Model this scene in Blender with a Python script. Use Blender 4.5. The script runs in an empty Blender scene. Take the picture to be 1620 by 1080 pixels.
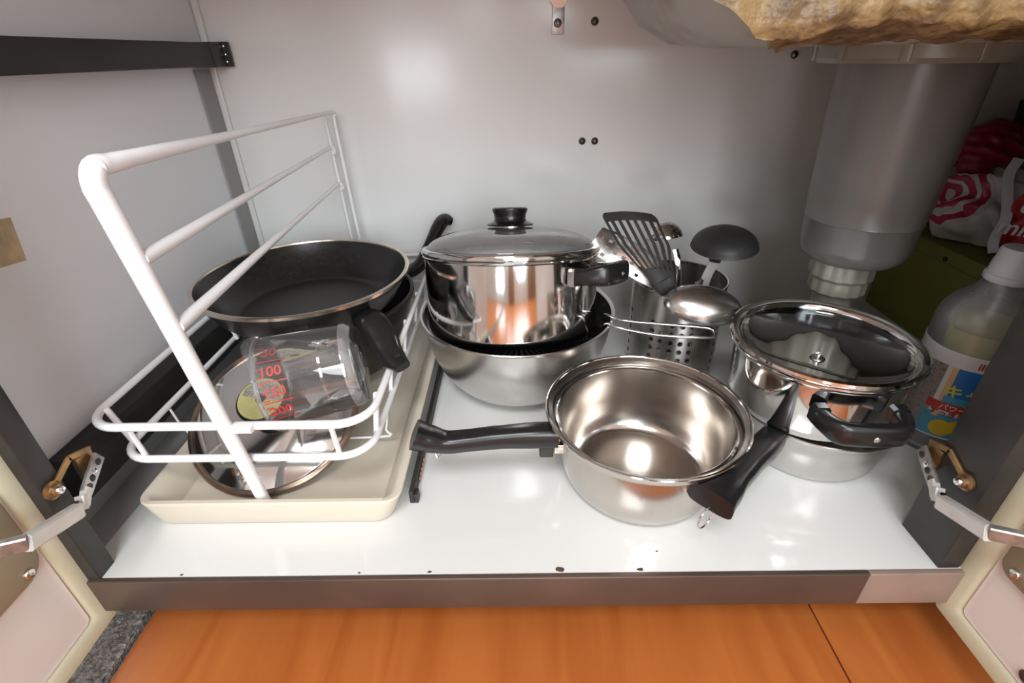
import bpy, bmesh, math, random
from mathutils import Vector, Matrix
random.seed(7)
SC = bpy.context.scene
COL = SC.collection
R = math.radians

# ------------------------------------------------------------------ camera
p, ro, ya = R(30), R(1.3), R(0.75)
fw = Vector((-math.sin(ya)*math.cos(p), math.cos(ya)*math.cos(p), -math.sin(p)))
rt = Vector((math.cos(ya), math.sin(ya), 0))
up = rt.cross(fw)
CX = rt*math.cos(ro) - up*math.sin(ro)
CY = up*math.cos(ro) + rt*math.sin(ro)
cam = bpy.data.cameras.new('camera')
cam.sensor_width = 36; cam.lens = 790/1620*36
cam.clip_start = 0.01; cam.clip_end = 50
co = bpy.data.objects.new('camera', cam); COL.objects.link(co)
M3 = Matrix((CX, CY, -fw)).transposed()
co.matrix_world = Matrix.Translation((0, 0, 0.40)) @ M3.to_4x4()
SC.camera = co
# ------------------------------------------------------------------ world, lights, exposure
w = bpy.data.worlds.new('world'); SC.world = w; w.use_nodes = True
w.node_tree.nodes['Background'].inputs[0].default_value = (0.88, 0.95, 1.0, 1)
w.node_tree.nodes['Background'].inputs[1].default_value = 1.0
def area(name, loc, target, sx, sy, power, col=(1, 1, 1)):
    l = bpy.data.lights.new(name, 'AREA'); l.shape = 'RECTANGLE'; l.size = sx; l.size_y = sy
    l.energy = power; l.color = col
    o = bpy.data.objects.new(name, l); COL.objects.link(o); o.location = loc
    o.rotation_euler = (Vector(target)-Vector(loc)).to_track_quat('-Z', 'Y').to_euler()
    return o
area('window_daylight', (0.35, -2.2, 1.25), (-0.1, 0.5, 0.0), 1.4, 1.6, 46, (0.90, 0.97, 1.0))
area('ceiling_lamp', (-0.25, -0.8, 1.9), (0.0, 0.45, 0.0), 0.7, 0.5, 16, (0.95, 0.98, 1.0))
SC.view_settings.view_transform = 'Standard'
SC.view_settings.look = 'None'
SC.view_settings.gamma = 1
SC.view_settings.use_curve_mapping = False
SC.view_settings.exposure = 0.62

# ------------------------------------------------------------------ materials
def mat(name, col, rough=0.5, metal=0.0, var=0.06, scale=30, bump=0.0, bscale=200, stretch=None,
        col2=None, rvar=0.0, coat=0.0, emit=None, estr=0, ramp=(0.35, 0.65), thr=None, detail=4, tint=None):
    m = bpy.data.materials.new(name); m.use_nodes = True
    nt = m.node_tree; N = nt.nodes; L = nt.links
    b = N['Principled BSDF']
    b.inputs['Roughness'].default_value = rough
    b.inputs['Metallic'].default_value = metal
    b.inputs['Coat Weight'].default_value = coat
    tc = N.new('ShaderNodeTexCoord'); mp = N.new('ShaderNodeMapping'); L.new(tc.outputs['Object'], mp.inputs[0])
    if stretch: mp.inputs['Scale'].default_value = stretch
    nz = N.new('ShaderNodeTexNoise'); nz.inputs['Scale'].default_value = scale; nz.inputs['Detail'].default_value = detail
    L.new(mp.outputs[0], nz.inputs['Vector'])
    cr = N.new('ShaderNodeValToRGB')
    cr.color_ramp.elements[0].position = ramp[0]; cr.color_ramp.elements[1].position = ramp[1]
    c2 = col2 if col2 else tuple(c*(1-var) for c in col)
    cr.color_ramp.elements[0].color = (*c2, 1); cr.color_ramp.elements[1].color = (*col, 1)
    L.new(nz.outputs[0], cr.inputs[0]); L.new(cr.outputs[0], b.inputs['Base Color'])
    if rvar:
        mr = N.new('ShaderNodeMapRange'); mr.inputs[3].default_value = rough-rvar/2; mr.inputs[4].default_value = rough+rvar/2
        L.new(nz.outputs[0], mr.inputs[0]); L.new(mr.outputs[0], b.inputs['Roughness'])
    if bump:
        n2 = N.new('ShaderNodeTexNoise'); n2.inputs['Scale'].default_value = bscale
        L.new(mp.outputs[0], n2.inputs['Vector'])
        bp = N.new('ShaderNodeBump'); bp.inputs['Strength'].default_value = bump; bp.inputs['Distance'].default_value = 0.002
        L.new(n2.outputs[0], bp.inputs['Height']); L.new(bp.outputs[0], b.inputs['Normal'])
    if emit:
        b.inputs['Emission Color'].default_value = (*emit, 1); b.inputs['Emission Strength'].default_value = estr
    return m
def glassy(name, tint=(1, 1, 1), base=0.06, ior=1.45, rough=0.02, milk=0.0, milkcol=(1, 1, 1)):
    m = bpy.data.materials.new(name); m.use_nodes = True
    nt = m.node_tree; N = nt.nodes; L = nt.links; N.remove(N['Principled BSDF'])
    out = N['Material Output']
    tr = N.new('ShaderNodeBsdfTransparent'); tr.inputs[0].default_value = (*tint, 1)
    gl = N.new('ShaderNodeBsdfGlossy'); gl.inputs['Roughness'].default_value = rough
    fr = N.new('ShaderNodeFresnel'); fr.inputs[0].default_value = ior
    ad = N.new('ShaderNodeMath'); ad.operation = 'ADD'; ad.inputs[1].default_value = base; ad.use_clamp = True
    L.new(fr.outputs[0], ad.inputs[0])
    mx = N.new('ShaderNodeMixShader'); L.new(ad.outputs[0], mx.inputs[0]); L.new(gl.outputs[0], mx.inputs[2])
    if milk:
        df = N.new('ShaderNodeBsdfDiffuse'); nz = N.new('ShaderNodeTexNoise'); nz.inputs['Scale'].default_value = 12
        df.inputs[0].default_value = (*milkcol, 1)
        tl = N.new('ShaderNodeBsdfTranslucent'); tl.inputs[0].default_value = (*milkcol, 1)
        m0 = N.new('ShaderNodeMixShader'); m0.inputs[0].default_value = 0.4
        L.new(df.outputs[0], m0.inputs[1]); L.new(tl.outputs[0], m0.inputs[2])
        m2 = N.new('ShaderNodeMixShader'); m2.inputs[0].default_value = milk
        mr = N.new('ShaderNodeMapRange'); mr.inputs[3].default_value = milk*0.85; mr.inputs[4].default_value = min(1, milk*1.1)
        L.new(nz.outputs[0], mr.inputs[0]); L.new(mr.outputs[0], m2.inputs[0])
        L.new(tr.outputs[0], m2.inputs[1]); L.new(m0.outputs[0], m2.inputs[2])
        L.new(m2.outputs[0], mx.inputs[1])
    else:
        L.new(tr.outputs[0], mx.inputs[1])
    L.new(mx.outputs[0], out.inputs[0])
    return m
M = {}
M['laminate'] = mat('white_laminate', (0.74, 0.745, 0.73), 0.13, var=0.02, scale=3, coat=0.3)
M['panel'] = mat('white_panel', (0.84, 0.84, 0.83), 0.17, var=0.02, scale=2, bump=0.04, bscale=5)
M['panel_left'] = mat('left_panel', (0.88, 0.90, 0.93), 0.28, var=0.04, scale=2, bump=0.05, bscale=4)
M['grey_side'] = mat('grey_side', (0.35, 0.35, 0.35), 0.5, var=0.1, scale=8)
M['black_paint'] = mat('black_paint', (0.022, 0.021, 0.02), 0.55, var=0.3, scale=15)
M['dark_post'] = mat('dark_post', (0.035, 0.033, 0.032), 0.45, var=0.25, scale=40)
M['trim'] = mat('brown_trim', (0.15, 0.10, 0.075), 0.38, col2=(0.07, 0.05, 0.042), scale=5, metal=0.3, ramp=(0.3, 0.75))
M['trim_sheen'] = mat('trim_reflection', (0.30, 0.215, 0.175), 0.35, col2=(0.2, 0.145, 0.12), scale=9)  # paler version of the brown trim, with a reflection put into the colour
M['door_cream'] = mat('door_cream', (0.66, 0.64, 0.47), 0.35, var=0.08, scale=8)
M['door_inset'] = mat('door_inset', (0.74, 0.68, 0.64), 0.28, var=0.03, scale=4)
M['plate'] = mat('hinge_plate_beige', (0.36, 0.30, 0.2), 0.45, var=0.15, scale=20)
M['gold'] = mat('brass_plate', (0.55, 0.33, 0.14), 0.3, 0.9, col2=(0.3, 0.2, 0.12), scale=60)
M['chrome'] = mat('chrome', (0.8, 0.8, 0.8), 0.14, 1.0, var=0.2, scale=60)
M['steel'] = mat('polished_steel', (0.74, 0.73, 0.72), 0.09, 1.0, var=0.06, scale=14, rvar=0.05)
M['steel_brushed'] = mat('brushed_steel', (0.66, 0.64, 0.62), 0.26, 1.0, var=0.05, scale=6, stretch=(1, 1, 3), rvar=0.05)
M['steel_warm'] = mat('pan_interior_steel', (0.62, 0.58, 0.54), 0.2, 1.0, var=0.1, scale=18, rvar=0.12)
M['steel_dark'] = mat('dark_steel', (0.3, 0.3, 0.3), 0.22, 1.0, var=0.2, scale=40)
M['steel_mesh'] = mat('strainer_steel', (0.25, 0.25, 0.25), 0.35, 1.0, var=0.2, scale=80)
M['bakelite'] = mat('black_bakelite', (0.012, 0.012, 0.013), 0.25, var=0.3, scale=30)
M['nylon'] = mat('black_nylon', (0.028, 0.028, 0.03), 0.5, var=0.2, scale=30)
M['nonstick'] = mat('nonstick_coating', (0.017, 0.016, 0.016), 0.27, var=0.3, scale=120, bump=0.04, bscale=900)
M['rimgold'] = mat('bare_rim', (0.80, 0.73, 0.63), 0.22, 1.0, var=0.25, scale=25)
M['copper_rim'] = mat('copper_rim', (0.38, 0.25, 0.17), 0.25, 0.8, col2=(.12,.10,.09), scale=25)
M['wire'] = mat('white_coated_wire', (0.9, 0.9, 0.91), 0.3, var=0.03, scale=20)
M['tray'] = mat('beige_tray', (0.71, 0.64, 0.53), 0.45, var=0.06, scale=6)
M['trap'] = mat('grey_pipe_plastic', (0.155, 0.155, 0.148), 0.3, var=0.12, scale=14)
M['trap_pale'] = mat('pale_pipe_plastic', (0.24, 0.235, 0.195), 0.3, var=0.12, scale=25)
M['trap_ring'] = mat('dark_pipe_ring', (0.25, 0.245, 0.21), 0.35, var=0.15, scale=25)
M['sink'] = mat('sink_underside', (0.40, 0.40, 0.36), 0.4, col2=(0.24, 0.15, 0.07), scale=14, bump=0.3, bscale=20, ramp=(0.3, 0.5))
M['foam'] = mat('brown_insulation', (0.25, 0.165, 0.07), 0.45, col2=(0.095, 0.052, 0.02), scale=55, bump=1.0, bscale=140, ramp=(0.38, 0.6), detail=8)
M['glass'] = glassy('lid_glass', (0.93, 0.95, 0.95), base=0.16, milk=0.38, milkcol=(.7,.72,.72))  # milky grey mixed in to imitate the pale reflection on the dome
M['glass_grey'] = glassy('smoky_lid_glass', (0.5, 0.52, 0.53), base=0.05, ior=1.3)
M['jug'] = glassy('clear_plastic', (0.95, 0.96, 0.97), base=0.04, milk=0.05)
M['jug_edge'] = glassy('plastic_edge', (0.95, 0.96, 0.97), base=0.15, milk=0.22)
M['red'] = mat('red_print', (0.52, 0.04, 0.03), 0.5, var=0.2, scale=60)
M['sticker'] = mat('gold_sticker', (0.62, 0.58, 0.25), 0.35, 0.3, var=0.15, scale=100)
M['sticker_grey'] = mat('silver_sticker', (0.6, 0.6, 0.56), 0.3, 0.4, col2=(0.25, 0.25, 0.22), scale=400)
M['olive'] = mat('olive_box', (0.17, 0.17, 0.025), 0.6, var=0.12, scale=12)
M['hdpe'] = glassy('milky_plastic', (0.95, 0.96, 1), base=0.02, rough=0.3, milk=0.24, milkcol=(0.75, 0.77, 0.8))
M['liquid'] = mat('yellow_detergent', (0.85, 0.76, 0.12), 0.2, var=0.08, scale=10)
M['cap'] = mat('white_cap', (0.62, 0.64, 0.67), 0.4, var=0.05, scale=30)
M['label'] = mat('white_label', (0.70, 0.70, 0.71), 0.35, var=0.05, scale=40)
M['label_brown'] = mat('label_photo_brown', (0.30, 0.25, 0.22), 0.4, col2=(0.16, 0.13, 0.12), scale=300, ramp=(0.3, 0.5))
M['label_peach'] = mat('label_peach', (0.75, 0.45, 0.2), 0.4)
M['label_blue'] = mat('label_blue', (0.02, 0.16, 0.50), 0.4)
M['label_cyan'] = mat('label_cyan', (0.06, 0.32, 0.5), 0.4)
M['label_yellow'] = mat('label_yellow', (0.75, 0.68, 0.03), 0.4)
M['label_lemon'] = mat('label_lemon', (0.78, 0.50, 0.02), 0.4, var=0.15)
M['bag_white'] = mat('white_bag_film', (0.55, 0.53, 0.52), 0.25, var=0.08, scale=30, bump=0.5, bscale=35)
M['bag_red'] = mat('red_bag_film', (0.50, 0.015, 0.02), 0.25, var=0.25, scale=20, bump=0.5, bscale=35)
M['bag_crimson'] = mat('crimson_print', (0.32, 0.01, 0.04), 0.3, var=0.25, scale=30)
M['pale_tub'] = mat('pale_tub', (0.4, 0.37, 0.34), 0.4, var=0.08)
M['orange'] = mat('orange_plastic', (0.55, 0.2, 0.04), 0.4)
M['tape'] = mat('aged_tape', (0.60, 0.47, 0.27), 0.5, col2=(0.42, 0.33, 0.2), scale=70)
M['screw'] = mat('screw_metal', (0.22, 0.2, 0.18), 0.3, 1.0, var=0.3, scale=200)
M['hinge_steel'] = mat('hinge_steel', (0.5, 0.5, 0.5), 0.35, 0.9, var=0.35, scale=150)
M['hinge_pale'] = mat('hinge_pale_steel', (0.75, 0.73, 0.70), 0.45, 0.5, var=0.12, scale=60)
M['room_wall'] = mat('room_wall', (0.62, 0.58, 0.52), 0.7, var=0.05)
M['room_wood'] = mat('room_wood', (0.28, 0.13, 0.06), 0.4, var=0.3, scale=6, stretch=(1, 1, .1))
M['pane'] = mat('window_pane_daylight', (0.9, 0.95, 1), 0.2, emit=(0.85, 0.93, 1.0), estr=9.0)
M['mat_grey'] = mat('grey_carpet', (0.30, 0.27, 0.24), 0.95, col2=(0.10, 0.09, 0.085), scale=220, bump=1.0, bscale=500)
M['chip'] = mat('chipped_edge', (0.10, 0.06, 0.04), 0.8, var=0.4, scale=300)

def wood_floor():
    m = bpy.data.materials.new('orange_floorboard'); m.use_nodes = True
    nt = m.node_tree; N = nt.nodes; L = nt.links; b = N['Principled BSDF']
    tc = N.new('ShaderNodeTexCoord'); mp = N.new('ShaderNodeMapping'); mp.inputs['Scale'].default_value = (14, 1.6, 3)
    L.new(tc.outputs['Object'], mp.inputs[0])
    nz = N.new('ShaderNodeTexNoise'); nz.inputs['Scale'].default_value = 2.2; nz.inputs['Detail'].default_value = 7; nz.inputs['Distortion'].default_value = 0.6
    L.new(mp.outputs[0], nz.inputs['Vector'])
    cr = N.new('ShaderNodeValToRGB'); cr.color_ramp.elements[0].position = .25; cr.color_ramp.elements[1].position = .8
    cr.color_ramp.elements[0].color = (0.40, 0.10, 0.018, 1); cr.color_ramp.elements[1].color = (0.58, 0.19, 0.045, 1)
    L.new(nz.outputs[0], cr.inputs[0]); L.new(cr.outputs[0], b.inputs['Base Color'])
    n3 = N.new('ShaderNodeTexNoise'); n3.inputs['Scale'].default_value = 6; L.new(tc.outputs['Object'], n3.inputs['Vector'])
    mr = N.new('ShaderNodeMapRange'); mr.inputs[3].default_value = 0.2; mr.inputs[4].default_value = 0.5
    L.new(n3.outputs[0], mr.inputs[0]); L.new(mr.outputs[0], b.inputs['Roughness'])
    return m
M['floorwood'] = wood_floor()

# ------------------------------------------------------------------ mesh helpers (shapes in world coordinates)
def thing(name, loc, label=None, cat=None, group=None, kind=None):
    o = bpy.data.objects.new(name, None); COL.objects.link(o); o.location = loc; o.empty_display_size = 0.02
    if label: o['label'] = label
    if cat: o['category'] = cat
    if group: o['group'] = group
    if kind: o['kind'] = kind
    return o
def wloc(o):
    v = Vector((0, 0, 0))
    while o: v += Vector(o.location); o = o.parent
    return v
def obj(name, bm, m, parent=None, smooth=True, loc=None, label=None, kind=None, cat=None):
    me = bpy.data.meshes.new(name)
    bmesh.ops.recalc_face_normals(bm, faces=bm.faces)
    if parent is not None: off = wloc(parent)
    else: off = Vector(loc) if loc else Vector((0, 0, 0))
    if off.length: bmesh.ops.translate(bm, verts=bm.verts, vec=-off)
    bm.to_mesh(me); bm.free()
    me.materials.append(M[m] if isinstance(m, str) else m)
    if smooth:
        for f in me.polygons: f.use_smooth = True
        try: me.set_sharp_from_angle(angle=R(40))
        except Exception: pass
    o = bpy.data.objects.new(name, me); COL.objects.link(o)
    if parent is not None: o.parent = parent
    elif loc: o.location = loc
    if label: o['label'] = label
    if kind: o['kind'] = kind
    if cat: o['category'] = cat
    return o
def box(bm, x0, x1, y0, y1, z0, z1, bev=0.0):
    r = bmesh.ops.create_cube(bm, size=1)
    vs = r['verts']
    for v in vs:
        v.co = Vector(((x0+x1)/2+v.co.x*(x1-x0), (y0+y1)/2+v.co.y*(y1-y0), (z0+z1)/2+v.co.z*(z1-z0)))
    if bev:
        es = list({e for v in vs for e in v.link_edges})
        bmesh.ops.bevel(bm, geom=es, offset=bev, segments=3, profile=0.5, affect='EDGES')
    return bm
def B(): return bmesh.new()
def lathe(bm, prof, c=(0, 0, 0), axis=(0, 0, 1), segs=72, closed=False, a0=0, a1=2*math.pi):
    """prof: (radius, height along the axis); r=0 makes a pole."""
    ax = Vector(axis).normalized(); q = Vector((0, 0, 1)).rotation_difference(ax); c = Vector(c)
    rings = []
    for r, h in prof:
        if r < 1e-6: rings.append([bm.verts.new(c + q @ Vector((0, 0, h)))])
        else: rings.append([bm.verts.new(c + q @ Vector((r*math.cos(2*math.pi*i/segs), r*math.sin(2*math.pi*i/segs), h))) for i in range(segs)])
    pairs = list(zip(rings, rings[1:]))
    if closed: pairs.append((rings[-1], rings[0]))
    for a, b in pairs:
        for i in range(segs):
            j = (i+1) % segs
            if len(a) == 1 and len(b) == 1: continue
            if len(a) == 1: bm.faces.new((a[0], b[i], b[j]))
            elif len(b) == 1: bm.faces.new((a[i], a[j], b[0]))
            else: bm.faces.new((a[i], a[j], b[j], b[i]))
    return bm
def sweep(bm, pts, sizes, upv=(0, 0, 1), n=12, closed=False, power=2.0, cap=True):
    """sweep an oval (width across, height along upv) along pts; sizes = one (w,h) or a list; half sizes."""
    pts = [Vector(q) for q in pts]; k = len(pts)
    if isinstance(sizes, (int, float)): sizes = (sizes, sizes)
    if isinstance(sizes, tuple): sizes = [sizes]*k
    upv = Vector(upv).normalized(); rings = []
    for i, q in enumerate(pts):
        if closed: t = pts[(i+1) % k]-pts[i-1]
        else: t = pts[min(i+1, k-1)]-pts[max(i-1, 0)]
        t.normalize(); u = upv - t*upv.dot(t)
        if u.length < 1e-3: u = Vector((1, 0, 0)) - t*t.x
        u.normalize(); s = t.cross(u); w_, h_ = sizes[i]; ring = []
        for j in range(n):
            a = 2*math.pi*j/n; ca, sa = math.cos(a), math.sin(a)
            ca = math.copysign(abs(ca)**(2/power), ca); sa = math.copysign(abs(sa)**(2/power), sa)
            ring.append(bm.verts.new(q + s*w_*ca + u*h_*sa))
        rings.append(ring)
    pr_ = list(zip(rings, rings[1:]))
    if closed: pr_.append((rings[-1], rings[0]))
    for a, b in pr_:
        for j in range(n):
            bm.faces.new((a[j], a[(j+1) % n], b[(j+1) % n], b[j]))
    if cap and not closed:
        bm.faces.new(rings[0]); bm.faces.new(list(reversed(rings[-1])))
    return bm
def smooth_path(pts, n=8, closed=False):
    pts = [Vector(q) for q in pts]; out = []; k = len(pts)
    rng = range(k if closed else k-1)
    for i in rng:
        if closed: a, b, c, d = pts[i-1], pts[i], pts[(i+1) % k], pts[(i+2) % k]
        else: a, b, c, d = pts[max(i-1, 0)], pts[i], pts[i+1], pts[min(i+2, k-1)]
        for j in range(n):
            t = j/n
            out.append(0.5*((2*b)+(c-a)*t+(2*a-5*b+4*c-d)*t*t+(3*b-a-3*c+d)*t**3))
    if not closed: out.append(pts[-1])
    return out
def interp(vals, n):
    out = []
    for i in range(len(vals)-1):
        for j in range(n):
            t = j/n; t = t*t*(3-2*t)
            out.append(tuple(a*(1-t)+b*t for a, b in zip(vals[i], vals[i+1])))
    out.append(vals[-1]); return out
def rrect(x0, x1, y0, y1, r, z, n=6):
    pts = []
    for cx_, cy_, a in ((x1-r, y1-r, 0), (x0+r, y1-r, 90), (x0+r, y0+r, 180), (x1-r, y0+r, 270)):
        for i in range(n+1):
            t = R(a+90*i/n); pts.append(Vector((cx_+r*math.cos(t), cy_+r*math.sin(t), z)))
    return pts
def loft(bm, loops, cap0=True, cap1=True):
    rs = [[bm.verts.new(q) for q in lp] for lp in loops]
    n = len(rs[0])
    for a, b in zip(rs, rs[1:]):
        for j in range(n): bm.faces.new((a[j], a[(j+1) % n], b[(j+1) % n], b[j]))
    if cap0: bm.faces.new(rs[0])
    if cap1: bm.faces.new(list(reversed(rs[-1])))
    return bm
def bar(bm, a, b, w_, t_, upv=(0, 0, 1), bev=0.0):
    """flat bar from a to b: width w_ across, thickness t_ along upv, chamfered edges"""
    a, b = Vector(a), Vector(b); t = (b-a).normalized(); u = Vector(upv); u = (u-t*u.dot(t)).normalized(); s_ = t.cross(u)
    c = min(w_, t_)*.18; W2, T2 = w_/2, t_/2
    sec = [(W2, T2-c), (W2-c, T2), (-W2+c, T2), (-W2, T2-c), (-W2, -T2+c), (-W2+c, -T2), (W2-c, -T2), (W2, -T2+c)]
    return loft(bm, [[q+s_*x+u*y for x, y in sec] for q in (a, b)])
def grid_surface(bm, fn, nu, nv, thick, mask=None):
    """fn(u,v)->(point, normal). Solid sheet with thickness; mask(u,v) False cuts a cell."""
    def key(i, j): return (i, j)
    top, bot = {}, {}
    def g(i, j):
        if (i, j) not in top:
            q, nrm = fn(i/nu, j/nv)
            top[(i, j)] = bm.verts.new(q + nrm*thick/2); bot[(i, j)] = bm.verts.new(q - nrm*thick/2)
        return (i, j)
    cells = {(i, j) for i in range(nu) for j in range(nv) if mask is None or mask((i+.5)/nu, (j+.5)/nv)}
    for (i, j) in cells:
        a, b, c, d = g(i, j), g(i+1, j), g(i+1, j+1), g(i, j+1)
        bm.faces.new((top[a], top[b], top[c], top[d])); bm.faces.new((bot[d], bot[c], bot[b], bot[a]))
        for (ni, nj), (p1, p2) in (((i-1, j), (d, a)), ((i+1, j), (b, c)), ((i, j-1), (a, b)), ((i, j+1), (c, d))):
            if (ni, nj) not in cells: bm.faces.new((top[p2], top[p1], bot[p1], bot[p2]))
    return bm
def text_bm(s, size, ext=0.0004, shear=0.0):
    cu = bpy.data.curves.new('txt', 'FONT'); cu.body = s; cu.size = size; cu.extrude = ext; cu.shear = shear
    cu.align_x = 'CENTER'; cu.align_y = 'CENTER'; cu.resolution_u = 3; cu.offset = size*0.015
    o = bpy.data.objects.new('txt', cu); COL.objects.link(o)
    bpy.context.view_layer.update()
    me = o.evaluated_get(bpy.context.evaluated_depsgraph_get()).to_mesh()
    bm = B(); bm.from_mesh(me)
    o.evaluated_get(bpy.context.evaluated_depsgraph_get()).to_mesh_clear()
    bpy.data.objects.remove(o); bpy.data.curves.remove(cu)
    return bm
def remap(bm, fn):
    for v in bm.verts: v.co = fn(v.co)
    return bm
def flat_patch(u0, u1, v0, v1, nu=10, nv=2, t=0.0004):
    bm = B()
    grid_surface(bm, lambda a, b: (Vector((u0+(u1-u0)*a, v0+(v1-v0)*b, 0)), Vector((0, 0, 1))), nu, nv, t)
    return bm

# ================================================================== SETTING
WY = 0.82
o = obj('floor', box(B(), -0.397, 0.93, 0.2815, WY, -0.018, 0.0), 'laminate', kind='structure')
for (x, y, s) in ((0.034, 0.2845, 0.006), (0.106, 0.2835, 0.0035), (-0.082, 0.2835, 0.0025), (-0.145, 0.2832, 0.0015), (-0.305, 0.2832, 0.0018), (0.125, 0.302, 0.0015)):
    b = B()
    vs = [b.verts.new((x+s*math.cos(t*0.9)*(0.6+0.5*random.random()), y+0.55*s*math.sin(t*0.9)*(0.6+0.5*random.random()), 0.0003)) for t in range(7)]
    f = b.faces.new(vs); ex = bmesh.ops.extrude_face_region(b, geom=[f])
    bmesh.ops.translate(b, verts=[e for e in ex['geom'] if isinstance(e, bmesh.types.BMVert)], vec=(0, 0, -0.0008))
    obj('chip', b, 'chip', o, smooth=False, label='dark chip in the white surface')
obj('wall_back', box(B(), -0.50, 0.95, WY, WY+0.015, -0.05, 0.52), 'panel', kind='structure')
obj('wall_left', box(B(), -0.455, -0.437, 0.303, WY-0.0005, -0.05, 0.52), 'panel_left', kind='structure')
obj('wall_right', box(B(), 0.93, 0.948, 0.285, WY-0.0005, -0.05, 0.52), 'panel', kind='structure')
obj('ceiling', box(B(), -0.50, 0.95, 0.285, WY, 0.52, 0.54), 'panel', kind='structure')
obj('trim_1', box(B(), -0.4365, -0.4345, 0.3035, 0.8195, 0.0, 0.055, 0), 'grey_side', kind='structure')
obj('trim_2', box(B(), -0.4345, -0.3975, 0.2985, 0.8195, -0.010, 0.0005, 0), 'grey_side', kind='structure')
obj('trim_3', box(B(), -0.4365, -0.412, 0.341, 0.8195, 0.036, 0.083, 0.002), 'black_paint', kind='structure')
# dark front posts
b = B(); box(b, -0.47, -0.376, 0.279, 0.298, -0.018, 0.52, 0.001)
obj('trim_4', b, 'dark_post', kind='structure')
obj('trim_5', box(B(), 0.3665, 0.385, 0.2815, 0.329, 0.0, 0.52, 0.001), 'dark_post', kind='structure')
# front edge strip
obj('trim_6', box(B(), -0.40, 0.305, 0.276, 0.2813, -0.042, 0.0, 0.001), 'trim', kind='structure')
obj('trim_7', box(B(), 0.305, 0.95, 0.276, 0.2813, -0.042, 0.0, 0.001), 'trim_sheen', kind='structure')  # same strip, its right end coloured as if reflecting
obj('trim_8', box(B(), -0.47, 0.95, 0.36, 0.375, -0.10, -0.02), 'dark_post', kind='structure')
obj('trim_12', box(B(), 0.4145, 0.95, 0.262, 0.2755, -0.06, 0.52, .002), 'door_cream', kind='structure')
# corner bead on the back wall's left edge
obj('trim_9', box(B(), -0.4365, -0.427, WY-0.006, WY-0.0005, 0.085, 0.52, 0.002), 'panel', kind='structure')
obj('trim_10', box(B(), -0.4365, -0.4345, 0.775, 0.812, 0.085, 0.388, 0), 'grey_side', kind='structure')
# kitchen floor boards, carpet strip
kf = thing('floor', (0, 0, -0.1), kind='structure')
obj('subfloor', box(B(), -3, 3, -2.6, 0.36, -0.13, -0.1042), 'mat_grey', kf, smooth=False)
xs = [-0.386, 0.297, 0.98, 1.66, 2.34]
for i in range(4):
    obj('floor_board', box(B(), xs[i]+0.0008, xs[i+1]-0.0008, -2.6, 0.3595, -0.104, -0.100, 0.0008), 'floorwood', kf)
for i in range(3):
    obj('floor_board', box(B(), -1.15-0.68*i, -0.475-0.68*i, -2.6, 0.3595, -0.104, -0.100, 0.0008), 'floorwood', kf)
b = B()
nx, ny = 14, 260
gr = [[b.verts.new((-0.472+0.083*i/nx+random.uniform(-.0015, .0015), -0.5+0.855*j/ny, -0.0975+random.uniform(0, .0025))) for i in range(nx+1)] for j in range(ny+1)]
for j in range(ny):
    for i in range(nx): b.faces.new((gr[j][i], gr[j][i+1], gr[j+1][i+1], gr[j+1][i]))
box(b, -0.472, -0.389, -0.5, 0.355, -0.1038, -0.098)
obj('trim_11', b, 'mat_grey', kind='structure')
# kitchen room behind the camera
obj('wall_front', box(B(), -3, 3, -2.62, -2.6, -0.13, 2.4), 'room_wall', kind='structure')
obj('ceiling', box(B(), -3, 3, -2.6, 0.2, 2.3, 2.4), 'room_wall', kind='structure')
for i, (x0, x1, z0, z1) in enumerate(((-0.98, -0.50, 0.12, 0.46), (0.42, 1.0, 0.32, 0.50))):
    b = B()
    for a in ((x0-.05, x0, z0, z1), (x1, x1+.05, z0, z1), ((x0+x1)/2-.02, (x0+x1)/2+.02, z0, z1)): box(b, a[0], a[1], -2.6, -2.56, a[2], a[3], .003)
    box(b, x0-.05, x1+.05, -2.6, -2.56, z1, z1+.05, .003); box(b, x0-.05, x1+.05, -2.6, -2.56, z0-.05, z0, .003)
    wf = obj('window_%d' % (i+1), b, 'black_paint', kind='structure', smooth=False)
    obj('pane', box(B(), x0, (x0+x1)/2-.02, -2.595, -2.585, z0, z1), 'pane', wf, smooth=False)
    obj('pane', box(B(), (x0+x1)/2+.02, x1, -2.595, -2.585, z0, z1), 'pane', wf, smooth=False)
obj('door_3', box(B(), 1.2, 2.0, -2.6, -2.56, -0.1, 1.9, .004), 'room_wood', kind='structure')  # unseen wooden door, added for the steel to reflect
obj('door_4', box(B(), -0.15, 0.2, -2.6, -2.45, -0.1, 1.9, .004), 'room_wood', kind='structure')  # unseen tall cabinet, added as something dark for the steel to mirror
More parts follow.
